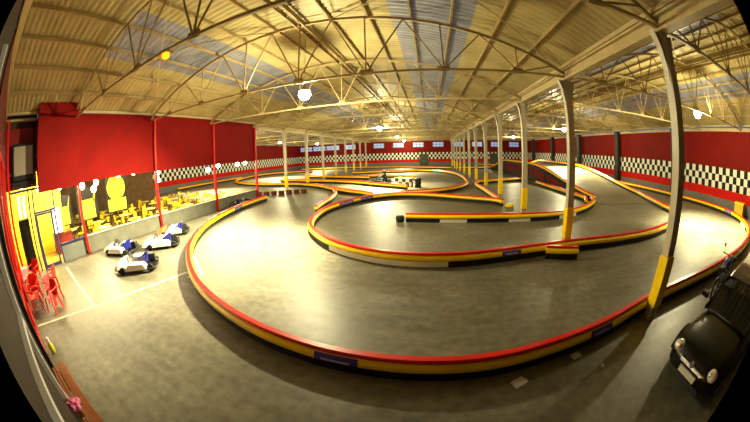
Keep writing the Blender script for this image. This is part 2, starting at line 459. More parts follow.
bm = B(); lathe(bm, [(0.05,-0.16),(0.1,-0.12),(0.1,-0.02)], 12); obj('orange_lens', bm, m_orange, t)

# ------------------------------------------------------------------ track barriers
def smooth_path(pts, step=0.35, closed=False):
    P = [Vector((p[0], p[1], p[2] if len(p) > 2 else 0)) for p in pts]; out = []
    n = len(P)
    for i in range(n-1):
        p0, p1, p2, p3 = P[max(i-1,0)], P[i], P[i+1], P[min(i+2,n-1)]
        m = max(2, int((p2-p1).length/step))
        # centripetal-ish: plain Catmull-Rom with chord-scaled tangents
        d1 = (p2-p1).length; d0 = max((p1-p0).length, 1e-3) if i else d1; d2 = max((p3-p2).length, 1e-3) if i < n-2 else d1
        t1 = ((p1-p0)/d0*d1 + (p2-p1)*1.0)*0.5 if i else (p2-p1); t2 = ((p3-p2)/d2*d1 + (p2-p1))*0.5 if i < n-2 else (p2-p1)
        for k in range(m):
            t = k/m; t2_, t3_ = t*t, t*t*t
            out.append(p1*(2*t3_-3*t2_+1) + t1*(t3_-2*t2_+t) + p2*(-2*t3_+3*t2_) + t2*(t3_-t2_))
    out.append(P[-1]); return out
def sweep(bm, path, prof):
    """prof: list of (side offset, height) forming a closed outline"""
    rings = []
    for i, p in enumerate(path):
        d = path[min(i+1,len(path)-1)] - path[max(i-1,0)]; d.z = 0; d.normalize(); s = Vector((d.y, -d.x, 0))
        rings.append([p + s*a + Vector((0,0,h)) for a, h in prof])
    loft(bm, rings)
PR_BASE = [(-.07,0),(.07,0),(.07,.20),(-.07,.20)]
PR_YEL = [(-.08,.195),(.08,.195),(.125,.225),(.14,.27),(.13,.32),(.095,.365),(.06,.378),(-.06,.378),(-.095,.365),(-.13,.32),(-.14,.27),(-.125,.225)]
PR_RED = [(-.05,.37),(.05,.37),(.075,.39),(.08,.42),(.055,.455),(-.055,.455),(-.08,.42),(-.075,.39)]
def barrier(pts, label, whites=(), stickers=(), gap=None, base=True):
    path = smooth_path(pts); t = thing('track_barrier', label, 'barrier', (0,0,0), 0, 'red and yellow track barriers')
    bm = B(); sweep(bm, path, PR_BASE); obj('rubber_base', bm, m_rub, t)
    bm = B(); sweep(bm, path, PR_YEL); obj('yellow_rail', bm, m_yel, t, label='yellow rail')
    bm = B(); sweep(bm, path, PR_RED); obj('red_rail', bm, m_red, t, label='red top rail')
    cum = [0]
    for a, b_ in zip(path, path[1:]): cum.append(cum[-1] + (b_-a).length)
    def sub(c, length):
        i0 = min(range(len(path)), key=lambda i: (path[i].xy - Vector(c)).length); j = i0
        while j < len(path)-1 and cum[j]-cum[i0] < length: j += 1
        return path[i0:j+1]
    for c, L_ in whites:
        s = sub(c, L_)
        if len(s) > 1: bm = B(); sweep(bm, s, [(-.08,0.01),(.08,0.01),(.08,.185),(-.08,.185)]); obj('white_base_panel', bm, m_white, t, label='white base panel')
    for c, L_ in stickers:
        s = sub(c, L_)
        if len(s) > 1:
            bm = B(); sweep(bm, s, [(-.13,0.222),(.13,0.222),(.144,.27),(.134,.325),(.1,.368),(-.1,.368),(-.134,.325),(-.144,.27)]); st = obj('sponsor_sticker', bm, mat('violet_sticker', (0.22,0.16,0.62), .4), t, label='violet and white sponsor sticker')
            bm = B(); sweep(bm, smooth_path([tuple(p) for p in s], .1)[1:-1] if len(s) > 2 else s, [(-.148,0.265),(.148,0.265),(.142,.30),(-.142,.30)]); obj('sticker_stripe', bm, mat('pale_sticker', (0.72,0.70,0.9), .4), st)
    return t
B1 = [(-12.90,19.6),(-12.84,18.2),(-12.62,16.0),(-12.13,13.68),(-11.60,11.98),(-10.93,10.30),(-10.10,8.88),(-9.27,7.72),(-8.36,6.70),(-7.14,5.63),(-6.15,4.93),(-5.29,4.44),(-4.42,4.06),(-3.57,3.77),(-3.0,3.61),(-2.48,3.50),(-1.95,3.41),(-1.48,3.35),(-0.98,3.31),(-0.47,3.28),(0.02,3.27),(0.51,3.28),(0.94,3.31),(1.42,3.37),(2.04,3.48),(2.74,3.61),(3.40,3.74),(4.0,3.88),(4.6,4.04),(5.2,4.17),(6.04,4.27),(7.55,4.33),(10.0,4.36),(12.3,4.46),(14.36,4.68),(16.6,5.10),(18.85,5.85),(21.1,7.18),(22.9,9.12),(23.7,11.3),(24.1,13.78),(24.15,16.40),(24.15,19.24),(24.15,21.75),(24.1,24.65),(24.0,28),(23.6,44),(23.6,60),(20,66),(12,67.5)]
barrier(B1, 'long outer track barrier sweeping across the foreground and up the right wall',
        stickers=[((-1.75,3.38),.5),((3.2,3.70),.6),((23.2,9.6),.8),((-12.6,15.8),.8)], whites=[((20.5,6.9),1.5)])
B2 = [(4.70,17.30),(4.40,17.92),(3.43,18.60),(2.2,19.3),(0.77,20.15),(-0.8,20.8),(-2.46,20.85),(-4.11,19.75),(-5.27,17.68),(-5.90,15.11),(-5.75,13.14),(-5.33,11.61),(-4.94,10.85),(-4.41,10.14),(-3.51,9.22),(-2.64,8.65),(-1.6,8.22),(-0.87,8.04),(0.09,7.96),(1.08,8.02),(1.95,8.18),(2.98,8.40),(3.83,8.56),(4.68,8.69),(5.62,8.78),(6.63,8.80),(8.04,8.83),(9.81,8.96),(11.61,9.35),(13.15,9.92),(14.5,10.67),(15.9,11.6),(16.7,12.9),(17.0,13.9)]
barrier(B2, 'barrier of the big central loop, curving round and ending by the columns',
        whites=[((-3.6,9.3),4.2),((12.6,9.7),2.4),((13.6,10.2),1.5)], stickers=[((2.3,8.28),.5),((-5.1,17.9),1.2),((-4.2,19.7),.8)])
barrier([(3.95,8.30),(4.45,8.13),(5.08,7.98)], 'short straight barrier spur in front of the second column')
barrier([(-1.16,13.60),(0.52,13.46),(1.84,13.38),(3.17,13.34),(4.79,13.30),(6.23,13.38),(7.75,13.78),(9.43,14.74),(10.7,15.8),(11.7,16.9),(12.3,18.2)], 'straight inner island barrier that bends up to the foot of the ramp',
        whites=[((0.6,13.45),.9),((3.9,13.33),.9),((7.0,13.6),1.5)])
barrier([(11.0,16.9),(11.7,18.2),(11.75,19.36),(11.65,21.00),(11.6,23.91),(11.6,28.5)], 'low barrier at the foot of the ramp side wall')
barrier([(4.66,18.0),(4.66,19.48),(4.62,22.98),(4.62,27.45),(5.0,28.9)], 'barrier running back between the columns from the loop end')
barrier([(5.27,29.52),(6.69,30.27),(9.50,31.6),(11.2,32.4)], 'short barrier leading under the bridge')
barrier([(-33.0,46.6),(-31.29,39.58),(-29.69,36.24),(-27.30,33.54),(-23.5,31.2),(-20.01,29.9),(-17,29.6),(-14.9,29.3),(-11.70,27.57),(-8.95,24.89),(-6.86,23.00),(-5.14,21.79),(-4.3,20.9)], 'orange-lit barrier curving from the far left bay to the central loop')
barrier([(-32.9,47.0),(-32.2,49.5),(-30.2,52.2),(-26.5,53.3),(-22.94,52.6)], 'barrier rounding the far end of the left bay')
barrier([(-8.46,23.99),(-7.63,22.02),(-7.0,19.11),(-6.85,16.90),(-6.68,15.54)], 'hooked barrier end left of the central loop')
barrier([(-20.0,34.4),(-16.60,33.76),(-13.82,32.65),(-11.57,32.0),(-8.02,30.15),(-4.83,27.67),(-3.08,26.46),(-2.03,25.65)], 'straight barrier in front of the distant parked kart')
barrier([(-18.75,40.2),(-14.75,38.70),(-11.43,37.33),(-7.74,35.87)], 'dull red barrier left of the distant kart')
barrier([(-8.30,38.49),(-5.31,38.14),(-2.75,36.69),(-1.72,34.36)], 'curved barrier behind the distant kart')
barrier([(-12.5,45.2),(-8.5,46.2),(-4.66,46.9),(-1.56,47.71),(0.66,47.0),(2.50,44.50),(3.7,40.51),(4.15,35.5),(4.1,31.0),(3.7,27.5),(2.70,25.1),(1.45,23.59),(0.05,22.7),(-1.28,22.1),(-2.25,21.74)], 'barrier hairpin between the far columns')
barrier([(-30,62.5),(-23.35,63.2),(-13.81,62.6),(-7.43,60.9),(-1.86,58.0),(4.3,54.60)], 'bright yellow barrier crossing the far end of the middle bay')
barrier([(12.2,56.4),(9.98,55.2),(6.39,54.32),(4.9,53.9)], 'far barrier joining the bridge descent')
barrier([(-33.8,26.7),(-33.8,36.0),(-33.8,43)], 'barrier along the far left wall')

# ------------------------------------------------------------------ ramp and bridge
def rz(y):   # deck height
    def s(a): a = max(0,min(1,a)); return a*a*(3-2*a)
    if y < 40: return 1.75*s((y-16.6)/16.4)
    return 1.75*(1-s((y-44.0)/14.0))
def rxl(y): return 12.5 + 0.25*math.sin(y*0.12)*0
def rxr(y): return 19.1
ramp = thing('track_ramp', 'concrete-topped track ramp rising to a bridge in the right-hand bay', 'ramp')
ys = [16.6 + k*0.75 for k in range(56)]
bm = B()
loft(bm, [[(rxl(y),y,0.012),(rxr(y),y,0.012),(rxr(y),y,rz(y)+0.02),(rxl(y),y,rz(y)+0.02)] for y in ys]); obj('deck', bm, m_floor, ramp, smooth=False)
bm = B(); 
loft(bm, [[(rxl(y)-0.06,y,0.0),(rxl(y)-0.004,y,0.0),(rxl(y)-0.004,y,rz(y)+0.03),(rxl(y)-0.06,y,rz(y)+0.03)] for y in ys[2:]]); obj('side_wall', bm, m_dark, ramp, label='black side wall of the ramp')
for a, b_ in ((23.5,27.5),(28.2,32.5),(33.2,38),(39,44)):
    bm = B(); yy = [a+(b_-a)*k/6 for k in range(7)]
    loft(bm, [[(rxl(y)-0.10,y,rz(y)*0.38),(rxl(y)-0.062,y,rz(y)*0.38),(rxl(y)-0.062,y,rz(y)-0.12),(rxl(y)-0.10,y,rz(y)-0.12)] for y in yy]); obj('red_side_panel', bm, mat('dark_red_board', (0.40,0.02,0.01), .8), ramp, label='dark red panel on the black ramp side')
def rail(fx, y0, y1, name_label, yellow_first=False):
    pth = []; y = y0
    while y <= y1: pth.append(Vector((fx(y), y, rz(y)))); y += 0.5
    for nm, pr_, mm in (('ramp_kerb_base', PR_BASE, m_rub), ('ramp_kerb_yellow', PR_YEL, m_yel), ('ramp_kerb_red', PR_RED, m_red)):
        bm = B(); sweep(bm, pth, pr_); obj(nm, bm, mm, ramp, label=name_label)
rail(lambda y: rxl(y) + 0.12 - (0.25 if y < 16 else 0), 18.2, 57.5, 'kerb along the inner edge of the ramp')
rail(lambda y: rxr(y) - 0.15 - 1.9*max(0,(19.5-y)/5.5)**1.3, 14.0, 57.5, 'kerb along the outer edge of the ramp')

# ------------------------------------------------------------------ cafe front on the left
YC0, YC1 = YN, YP + 3*SP                         # from the near wall to the last red post
for k in range(5):
    y = [ -0.25, YP, YP+SP, YP+2*SP, YP+3*SP][k]
    labs = ['red steel post at the corner by the red chairs', 'red steel post right of the blue cafe door', 'red steel post behind the parked karts', 'red steel post third along the cafe glass', 'last red steel post where the cafe glass ends']
    bm = B(); box(bm, XL-0.07, y-0.07, 0, XL+0.09, y+0.07, ZB+0.1)
    t = thing('red_post', labs[k], 'post', (0,0,0), 0, 'red posts of the cafe front'); obj('shaft', bm, m_post, t)
    bm = B(); box(bm, XL-0.12, y-0.12, 0, XL+0.14, y+0.12, 0.04); obj('foot_plate', bm, m_dark, t)
def cafe_wall(n, y0, y1, z0, z1, m, th=0.06, off=0.0):
    bm = B(); box(bm, XL-0.08-th+off, y0, z0, XL-0.08+off, y1, z1); return struct(obj('wall_cafe_%s' % n, bm, m))
m_sill = mat('grey_green_low_wall', (0.40,0.40,0.36), .6, 0, .2, 1.5)
cafe_wall('sill_near', 2.55, YP-0.07, 0, 0.8, m_grey); cafe_wall('sill_far', YP+0.07, YC1, 0, 0.8, m_sill)
bm = B(); box(bm, XL-0.1, YP+0.07, 0.8, XL+0.05, YC1, 0.86); struct(obj('trim_2', bm, mat('pale_sill', (0.7,0.68,0.6), .5)))
cafe_wall('fascia_far', 4.1, YC1+0.07, 3.3, ZB+0.3, m_panel, 0.12)
cafe_wall('fascia_near', 1.6, 4.1, 3.2, 6.92, m_panel, 0.60, 0.74)
cafe_wall('corner_upper', YN, 1.62, 5.95, 7.4, mat('recess_shade_brown', (0.22,0.15,0.09), .8), 0.12, -0.45)  # dark brown piece added; its colour stands in for the shade of the recess
cafe_wall('fascia_corner', YN, 1.6, 3.5, 6.0, mat('shaded_red_panel', (0.40,0.02,0.02), .7, 0, .15, 1), 0.12, -0.25)  # shading of the recessed corner put into a darker copy of the panel red
# seams and roof edge over the recess
for y in (YP+SP, YP+2*SP): pass
# glazing
gl = [(YP+0.07, YP+SP-0.07), (YP+SP+0.07, YP+2*SP-0.07), (YP+2*SP+0.07, YP+3*SP-0.07)]
for n, (a, b_) in enumerate(gl):
    bm = B(); box(bm, XL-0.03, a, 0.86, XL-0.018, b_, 3.3); struct(obj('window_%d' % (20+n), bm, m_glass))
bm = B(); box(bm, XL-0.03, 2.55, 0.8, XL-0.018, YP-0.07, 3.35); struct(obj('window_23', bm, m_glass))
bm = B(); box(bm, XL-0.03, -0.2, 0.1, XL-0.018, 1.2, 3.45); struct(obj('window_24', bm, m_glass))
bm = B(); box(bm, XL-0.03, 1.25, 2.45, XL-0.018, 2.45, 3.4); struct(obj('window_25', bm, m_glass))
bm = B()
for y in (0.95, 1.22, 2.50): box(bm, XL-0.06, y-0.045, 0, XL+0.04, y+0.045, 3.45)
box(bm, XL-0.06, 1.22, 2.36, XL+0.04, 2.50, 2.45); box(bm, XL-0.06, 2.5, 0.78, XL+0.05, YP, 0.85); box(bm, XL-0.06, -0.2, 3.36, XL+0.04, YP, 3.46)
struct(obj('window_frame_1', bm, m_frame_blue))
door = thing('glass_door', 'glazed cafe door in a dark blue frame', 'door', (XL+0.0, 1.27, 0))
bm = B()
for a, b_, c_, d_ in ((0,0.09,0,2.35),(0.95,1.04,0,2.35)): box(bm, -0.03, a, 0.02, 0.03, b_, 2.35)
box(bm, -0.03, 0.09, 2.26, 0.03, 0.95, 2.35); box(bm, -0.03, 0.09, 0.02, 0.03, 0.95, 0.16); obj('door_leaf_frame', bm, m_frame_blue, door)
bm = B(); box(bm, -0.008, 0.09, 0.16, 0.008, 0.95, 2.26); obj('door_glass', bm, m_glass, door)
bm = B(); bar(bm, (0.07,0.86,0.9), (0.07,0.86,1.3), 0.03); bar(bm, (0.02,0.86,0.92),(0.07,0.86,0.92),0.02); bar(bm, (0.02,0.86,1.28),(0.07,0.86,1.28),0.02); obj('door_handle', bm, m_metal, door)
# grey screen on the red panel
t = thing('wall_screen', 'grey screen in a black frame fixed high on the red wall', 'screen', (XL+0.02, 0.75, 4.55))
bm = B(); box(bm, -0.22, -0.72, -0.72, 0.0, 0.72, 0.78); obj('casing', bm, m_dark, t, bevel=0.03)
bm = B(); box(bm, 0.001, -0.6, -0.5, 0.02, 0.6, 0.66); obj('screen_face', bm, mat('grey_screen', (0.50,0.47,0.42), .35), t)
bm = B(); box(bm, -0.25, -0.8, -0.95, 0.05, 0.8, -0.75); obj('shelf', bm, m_dark, t)
# cafe interior shell
XCB = -25.0
bm = B(); box(bm, XCB-0.15, YN, 0, XCB, 16.3, 4.2); struct(obj('wall_cafe_back', bm, m_tile))
bm = B(); box(bm, XCB, YN, 4.1, XL-0.14, YC1, 4.2); struct(obj('ceiling_cafe', bm, mat('cafe_ceiling', (0.45,0.38,0.22), .7)))
bm = B(); box(bm, -20.5, YN+0.02, 0.02, XL-0.4, YN+0.08, 4.1); struct(obj('wall_cafe_side', bm, m_cafewall))
bm = B(); box(bm, -17.6, YN+0.1, 0.02, -17.5, 3.6, 4.05); struct(obj('wall_cafe_partition', bm, m_cafewall))
bm = B(); box(bm, XCB, YN+0.02, 0, XL-0.14, YC1, 0.012); struct(obj('floor_cafe', bm, mat('cafe_floor', (0.62,0.48,0.22), .4, 0, .2, 1.5)))
# cafe roof above, closing the bay beside the middle vault
bm = B(); box(bm, XLL, YN, ZB+0.1, XL-0.2, 20.2, ZB+0.2); struct(obj('ceiling_store', bm, m_dsteel))
bm = B(); box(bm, XLL, 20.15, 4.2, XL-0.1, 20.3, ZB+2.6); struct(obj('wall_store', bm, m_panel))
# poster wall pieces
def poster(x, y, z, w_, h_, lab, m, kind, rot=0):
    t = thing('mural_panel', lab, 'mural panel', (x, y, z), rot)
    bm = B(); box(bm, -0.03, -w_/2, 0, 0.03, w_/2, h_); obj('board', bm, m_dark, t)
    for sy in (-1, 1):
        bm = B(); box(bm, -0.03, sy*w_*0.4-0.03, -z+0.012, 0.03, sy*w_*0.4+0.03, 0); obj('stand_leg', bm, m_dark, t)
    bm = B()
    if kind == 'round':
        lathe(bm, [(w_*0.42,0.031),(w_*0.42,0.05)], 24, (0,0,h_*0.66), 'x')
        box(bm, 0.031, -w_*0.42, h_*0.04, 0.05, w_*0.42, h_*0.36)
    else:
        box(bm, 0.031, -w_*0.34, 0.05, 0.05, w_*0.34, h_*0.62)
        for s in (-1, 1):
            f = [(0.031,s*w_*0.34,h_*0.5),(0.031,s*w_*0.24,h_*0.5),(0.031,s*w_*0.44,h_*0.98)]
            v = [bm.verts.new(p) for p in f]; v2 = [bm.verts.new((0.05,p[1],p[2])) for p in f]
            bm.faces.new(v); bm.faces.new(v2[::-1])
            for q in range(3): bm.faces.new((v[q], v[(q+1)%3], v2[(q+1)%3], v2[q]))
    obj('painted_shape', bm, m, t)
    return t
# tables, chairs
def make_table():
    t = thing('cafe_table', 'table', 'table')
    bm = B(); lathe(bm, [(0.45,0.72),(0.47,0.73),(0.47,0.75),(0.45,0.76)], 20); obj('table_top', bm, m_table, t)
    bm = B(); tube(bm, [(0,0,0.03),(0,0,0.72)], 0.035); obj('pedestal', bm, m_dark, t)
    bm = B(); lathe(bm, [(0.24,0.0),(0.24,0.015),(0.05,0.04)], 16); obj('foot', bm, m_dark, t)
    return t
def make_cafe_chair():
    t = thing('cafe_chair', 'chair', 'chair')
    bm = B(); box(bm, -0.21,-0.21,0.43,0.21,0.21,0.47); obj('seat', bm, m_chair, t, bevel=0.01)
    bm = B(); box(bm, -0.20,0.19,0.56,0.20,0.215,0.88); obj('backrest', bm, m_chair, t, bevel=0.01)
    for sx in (-1,1):
        for sy in (-1,1):
            bm = B(); bar(bm, (sx*0.19,sy*0.19,0), (sx*0.18,sy*0.18,0.43 if sy < 0 else 0.86), 0.03); obj('leg', bm, m_dark, t)
    return t
tb = make_table(); ch = make_cafe_chair(); nt_, nc_ = 0, 0
rows_ = ['along the glass', 'in the second row from the glass', 'in the third row from the glass', 'in the back row']
for r_, x in enumerate((-15.9, -18.3, -20.7, -23.1)):
    for q, y in enumerate((4.0, 6.3, 8.7, 11.1, 13.5, 15.9, 18.3)):
        y += 0.25*((r_ % 2)*2-1)
        if r_ == 0 and q == 0: continue
        lab = 'round pale yellow cafe table %s, %s from the door' % (rows_[r_], ORD[q])
        if nt_ == 0: tb.location = (x, y, 0.012); tb['label'] = lab; tb['group'] = 'cafe tables'
        else: dup(tb, lab, (x, y, 0.012), 0, 'cafe tables')
        nt_ += 1
        for s, a in enumerate((0.5, 2.6, 4.6)):
            a2 = a + 0.6*((q+r_) % 3)
            cx_, cy_ = x + 0.72*math.cos(a2), y + 0.72*math.sin(a2)
            if cx_ > XL - 0.35: cx_ = XL - 0.45
            lab = 'yellow cafe chair at the %s table %s, %s side' % (ORD[q], rows_[r_], ('near', 'far', 'glass')[s])
            if nc_ == 0: ch.location = (cx_, cy_, 0.012); ch.rotation_euler = (0,0,a2-PI/2); ch['label'] = lab; ch['group'] = 'cafe chairs'
            else: dup(ch, lab, (cx_, cy_, 0.012), a2-PI/2, 'cafe chairs')
            nc_ += 1
# cafe lamps
def make_ball():
    t = thing('globe_lamp', 'lamp', 'lamp')
    bm = B(); bmesh.ops.create_uvsphere(bm, u_segments=16, v_segments=10, radius=0.17); obj('globe', bm, m_cafeglow, t, smooth=True)
    bm = B(); bar(bm, (0,0,0), (0,0,1), 0.015); obj('cord', bm, m_dark, t)
    return t
gl_pos = [((-15.3,0.6,3.66),'at the top of the corner pane by the screen'),((-15.4,1.8,3.36),'behind the blue door'),((-15.5,3.2,3.3),'over the blue door frame, largest glow'),((-15.2,3.75,3.5),'just left of the first red post'),
          ((-15.5,4.75,3.1),'low, just right of the first red post'),((-15.7,5.6,2.85),'lower one of the pair over the front tables'),((-16.2,6.0,3.15),'upper one of the pair over the front tables'),((-15.3,7.3,3.42),'above the yellow mural panels'),
          ((-15.6,8.6,3.42),'above the round mural'),((-15.2,10.3,3.2),'immediately right of the second red post, upper'),((-15.8,10.7,2.75),'immediately right of the second red post, lower'),((-15.3,14.0,3.5),'halfway between the second and third red posts'),
          ((-15.2,15.2,2.95),'just left of the third red post'),((-15.3,16.5,3.2),'just right of the third red post'),((-15.3,19.0,3.15),'left of the last red post'),((-15.3,20.1,3.2),'against the last red post')]
gb = make_ball()
l = bpy.data.lights.new('globe_light', 'POINT'); l.energy = CAFE_W; l.color = (1,0.88,0.48); l.shadow_soft_size = 0.2
lo = bpy.data.objects.new('globe_light', l); C.objects.link(lo); lo.parent = gb
for i, ((x, y, z), s) in enumerate(gl_pos):
    lab = 'glowing white globe lamp %s' % s
    if i == 0: gb.location = (x, y, z); gb['label'] = lab; gb['group'] = 'cafe globe lamps'
    else: dup(gb, lab, (x, y, z), 0, 'cafe globe lamps')
for o in [o for o in C.objects if o.name.startswith('globe_lamp')]:
    for c in o.children:
        if c.name.startswith('cord'): c.scale = (1, 1, 4.1 - o.location.z)
poster(-19.6, 6.3, 0.9, 1.8, 2.0, 'yellow board with two upright horns standing among the tables', m_cafewall, 'horn')
poster(-19.6, 9.0, 0.9, 2.0, 2.5, 'yellow mural panel with a round emblem over a square', m_cafewall, 'round')
poster(-19.6, 4.1, 0.9, 1.5, 1.8, 'yellow board behind the tables beside the first red post', m_cafewall, 'horn')
t = thing('bar_counter', 'red-brown counter inside the near cafe pane', 'counter', (-16.6, 3.2, 0))
bm = B(); box(bm, -0.5,-0.7,0,0.3,0.6,1.0); obj('counter_body', bm, mat('red_brown', (0.45,0.12,0.05), .5), t)
bm = B(); box(bm, -0.55,-0.75,1.0,0.35,0.65,1.05); obj('counter_top', bm, m_wood, t)
t = thing('light_box', 'glowing white menu panel behind the near cafe pane', 'sign', (-16.2, 2.9, 1.052))
bm = B(); box(bm, -0.06,-0.3,0,0.0,0.3,1.3); obj('case', bm, m_dark, t)
bm = B(); box(bm, 0.001,-0.26,0.05,0.02,0.26,1.25); obj('lit_face', bm, mat('lit_panel', (1,1,1), .5, emit=(1,0.97,0.9), es=2.5), t)
t = thing('vending_cabinet', 'dark cabinet with bright tubes behind the corner pane', 'cabinet', (-15.6, 0.45, 0))
bm = B(); box(bm, -0.4,-0.35,0.012,0.3,0.4,2.2); obj('body', bm, m_dark, t)
for yy in (-0.12, 0.2):
    bm = B(); tube(bm, [(0.33,yy,2.3),(0.33,yy,3.2)], 0.05); obj('light_tube', bm, mat('lit_tube', (1,1,1), .5, emit=(0.95,0.95,1), es=8), t)

# ------------------------------------------------------------------ near wall with reflecting windows
nw = B()
box(nw, XL, YN-0.2, 0, -5.9, YN, 0.35); struct(obj('wall_near_low', nw, mat('red_brown_low_wall', (0.36,0.07,0.04), .6)))
bm = B(); box(bm, -5.9, YN-0.25, 0, XW, YN-0.05, ZB+0.05); struct(obj('wall_near', bm, mat('dark_wall', (0.16,0.12,0.09), .7)))
bm = B(); box(bm, XL, YN-0.25, 4.4, -5.9, YN, ZB+0.05); struct(obj('wall_near_top', bm, mat('dark_red_wall', (0.30,0.06,0.04), .6)))
bm = B(); box(bm, XL, YN-0.1, 0.35, -5.9, YN-0.085, 4.4); struct(obj('window_30', bm, mat('dark_reflecting_glass', (0.03,0.03,0.03), .06, coat=.5)))
bm = B()
for x in (-13.9, -12.0, -9.9, -7.9): box(bm, x-0.07, YN-0.1, 0.3, x+0.07, YN+0.03, 4.4)
for z in (0.38, 1.3, 4.35): box(bm, XL, YN-0.1, z-0.06, -5.9, YN+0.02, z+0.06)
struct(obj('window_frame_2', bm, m_post))
bm = B(); box(bm, -5.95, YN-0.1, 0, -5.75, YN+0.06, 4.4); struct(obj('trim_3', bm, m_dark))
bm = B(); box(bm, -4.3, YN-0.08, 0.0, -4.18, YN+0.04, 5.2); box(bm, -4.3, YN-0.06, 1.93, -1.5, YN+0.04, 2.03); struct(obj('trim_4', bm, mat('silver_white_paint', (0.85,0.85,0.88), .4)))

# ------------------------------------------------------------------ painted lines on the floor
bm = B()
def line(a, b_, w_=0.11):
    a, b_ = Vector(a), Vector(b_); d = (b_-a).normalized(); s = Vector((-d.y, d.x))*w_/2
    bm.faces.new([bm.verts.new((p.x, p.y, 0.004)) for p in (a+s, b_+s, b_-s, a-s)])
line((-13.5,2.35), (-8.3,2.0)); line((-8.9,-0.4), (-7.35,6.1)); line((-8.6,7.1),(-6.75,5.75)); line((-6.75,5.75),(-7.1,5.35)); line((-7.45,5.65),(-6.9,5.5))
o = obj('trim_floor_lines', bm, m_line); struct(o)
# papers
for i, (x, y, a, s, lab) in enumerate(((1.55,3.02,0.5,.26,'crumpled white sheet of paper on the floor in front of the barrier'),(2.78,3.40,0.2,.22,'grey-lilac scrap of paper close under the barrier'),(3.2,2.95,0.9,.10,'tiny white scrap of paper nearest the column'))):
    bm = B(); n = 4
    vs = [[bm.verts.new(((u-1.5)/3*s*1.0, (v-1.5)/3*s*0.7, 0.008+0.02*random.random())) for v in range(n)] for u in range(n)]
    for u in range(n-1):
        for v in range(n-1): bm.faces.new((vs[u][v], vs[u+1][v], vs[u+1][v+1], vs[u][v+1]))
    o = obj('paper_sheet', bm, m_paper); o.location = (x, y, 0.0); o.rotation_euler = (0,0,a); tag(o, lab, 'paper')

# ------------------------------------------------------------------ karts  (local: nose towards +y)
def make_kart():
    t = thing('racing_kart', 'kart', 'kart')
    bm = B(); box(bm, -0.36,-0.8,0.06,0.36,0.75,0.10); tube(bm, [(-0.36,-0.8,0.09),(-0.36,0.75,0.09)],0.025); tube(bm, [(0.36,-0.8,0.09),(0.36,0.75,0.09)],0.025)
    obj('chassis', bm, m_dark, t)
    bm = B(); pts = [(-0.58,-0.85,0.17),(-0.66,-0.7,0.17),(-0.66,0.55,0.17),(-0.5,0.88,0.17),(-0.2,1.0,0.17),(0.2,1.0,0.17),(0.5,0.88,0.17),(0.66,0.55,0.17),(0.66,-0.7,0.17),(0.58,-0.85,0.17),(0,-0.9,0.17)]
    pts = [(a*0.97,b*0.98,0.13) for a,b,c in pts]
    tube(bm, pts, 0.045, 8, True); obj('bumper_ring', bm, m_rub, t, smooth=True)
    for s in (-1, 1):
        bm = B(); loft(bm, [[(s*0.30,y,0.14),(s*0.74,y,0.14),(s*0.70,y,h),(s*0.32,y,h)] for y, h in ((-0.48,0.2),(-0.36,0.34),(0.25,0.36),(0.46,0.22))]); obj('side_pod', bm, m_white, t, smooth=False, bevel=0.02)
    bm = B(); loft(bm, [[(-w_,y,0.13),(w_,y,0.13),(w_*0.8,y,h),(-w_*0.8,y,h)] for y, w_, h in ((0.42,0.24,0.50),(0.62,0.44,0.42),(0.85,0.56,0.32),(1.03,0.46,0.22))]); obj('nose_cone', bm, m_white, t, bevel=0.02)
    bm = B(); box(bm, -0.1,0.60,0.405,0.1,0.64,0.41); 
    bm.free()
    bm = B(); loft(bm, [[(-0.2,-0.35,0.12),(0.2,-0.35,0.12),(0.2,0.12,0.12),(-0.2,0.12,0.12)],[(-0.24,-0.42,0.24),(0.24,-0.42,0.24),(0.22,0.12,0.2),(-0.22,0.12,0.2)]])
    loft(bm, [[(-0.22,-0.34,0.18),(0.22,-0.34,0.18),(0.22,-0.42,0.18),(-0.22,-0.42,0.18)],[(-0.23,-0.44,0.5),(0.23,-0.44,0.5),(0.23,-0.5,0.5),(-0.23,-0.5,0.5)],[(-0.17,-0.5,0.58),(0.17,-0.5,0.58),(0.17,-0.55,0.58),(-0.17,-0.55,0.58)]])
    for s in (-1,1): loft(bm, [[(s*0.2,-0.42,0.2),(s*0.25,-0.42,0.2),(s*0.25,-0.42,0.52),(s*0.2,-0.42,0.52)],[(s*0.2,0.0,0.2),(s*0.25,0.0,0.2),(s*0.25,0.0,0.3),(s*0.2,0.0,0.3)]])
    obj('seat', bm, m_blue, t, bevel=0.01)
    bm = B(); lathe(bm, [(0.01,-0.005),(0.13,-0.012),(0.15,0.0),(0.13,0.012),(0.01,0.005)], 16); sw = obj('steering_wheel', bm, m_dark, t); sw.location = (0,0.22,0.5); sw.rotation_euler = (0.9,0,0)
    bm = B(); tube(bm, [(0,0.22,0.5),(0,0.5,0.2)], 0.015); obj('steering_column', bm, m_metal, t)
    bm = B(); box(bm, 0.26,-0.75,0.12,0.5,-0.45,0.4); obj('engine', bm, mat('engine_grey', (0.3,0.3,0.3), .4, .7), t, bevel=0.02)
    for sx, y, r in ((-1,0.62,0.13),(1,0.62,0.13),(-1,-0.6,0.14),(1,-0.6,0.14)):
        bm = B(); lathe(bm, [(r*0.5,-0.07),(r*0.95,-0.07),(r,-0.05),(r,0.05),(r*0.95,0.07),(r*0.5,0.07)], 16, (0,0,0), 'x'); wh = obj('wheel', bm, m_rub, t); wh.location = (sx*0.53, y, r)
        bm = B(); lathe(bm, [(r*0.5,-0.05),(r*0.5,0.05)], 12, (0,0,0), 'x'); obj('rim', bm, m_metal, wh)
    return t
k0 = make_kart()
def between(a, b_):  # tail a, nose b
    return ((a[0]+b_[0])/2, (a[1]+b_[1])/2), math.atan2(b_[1]-a[1], b_[0]-a[0]) - PI/2
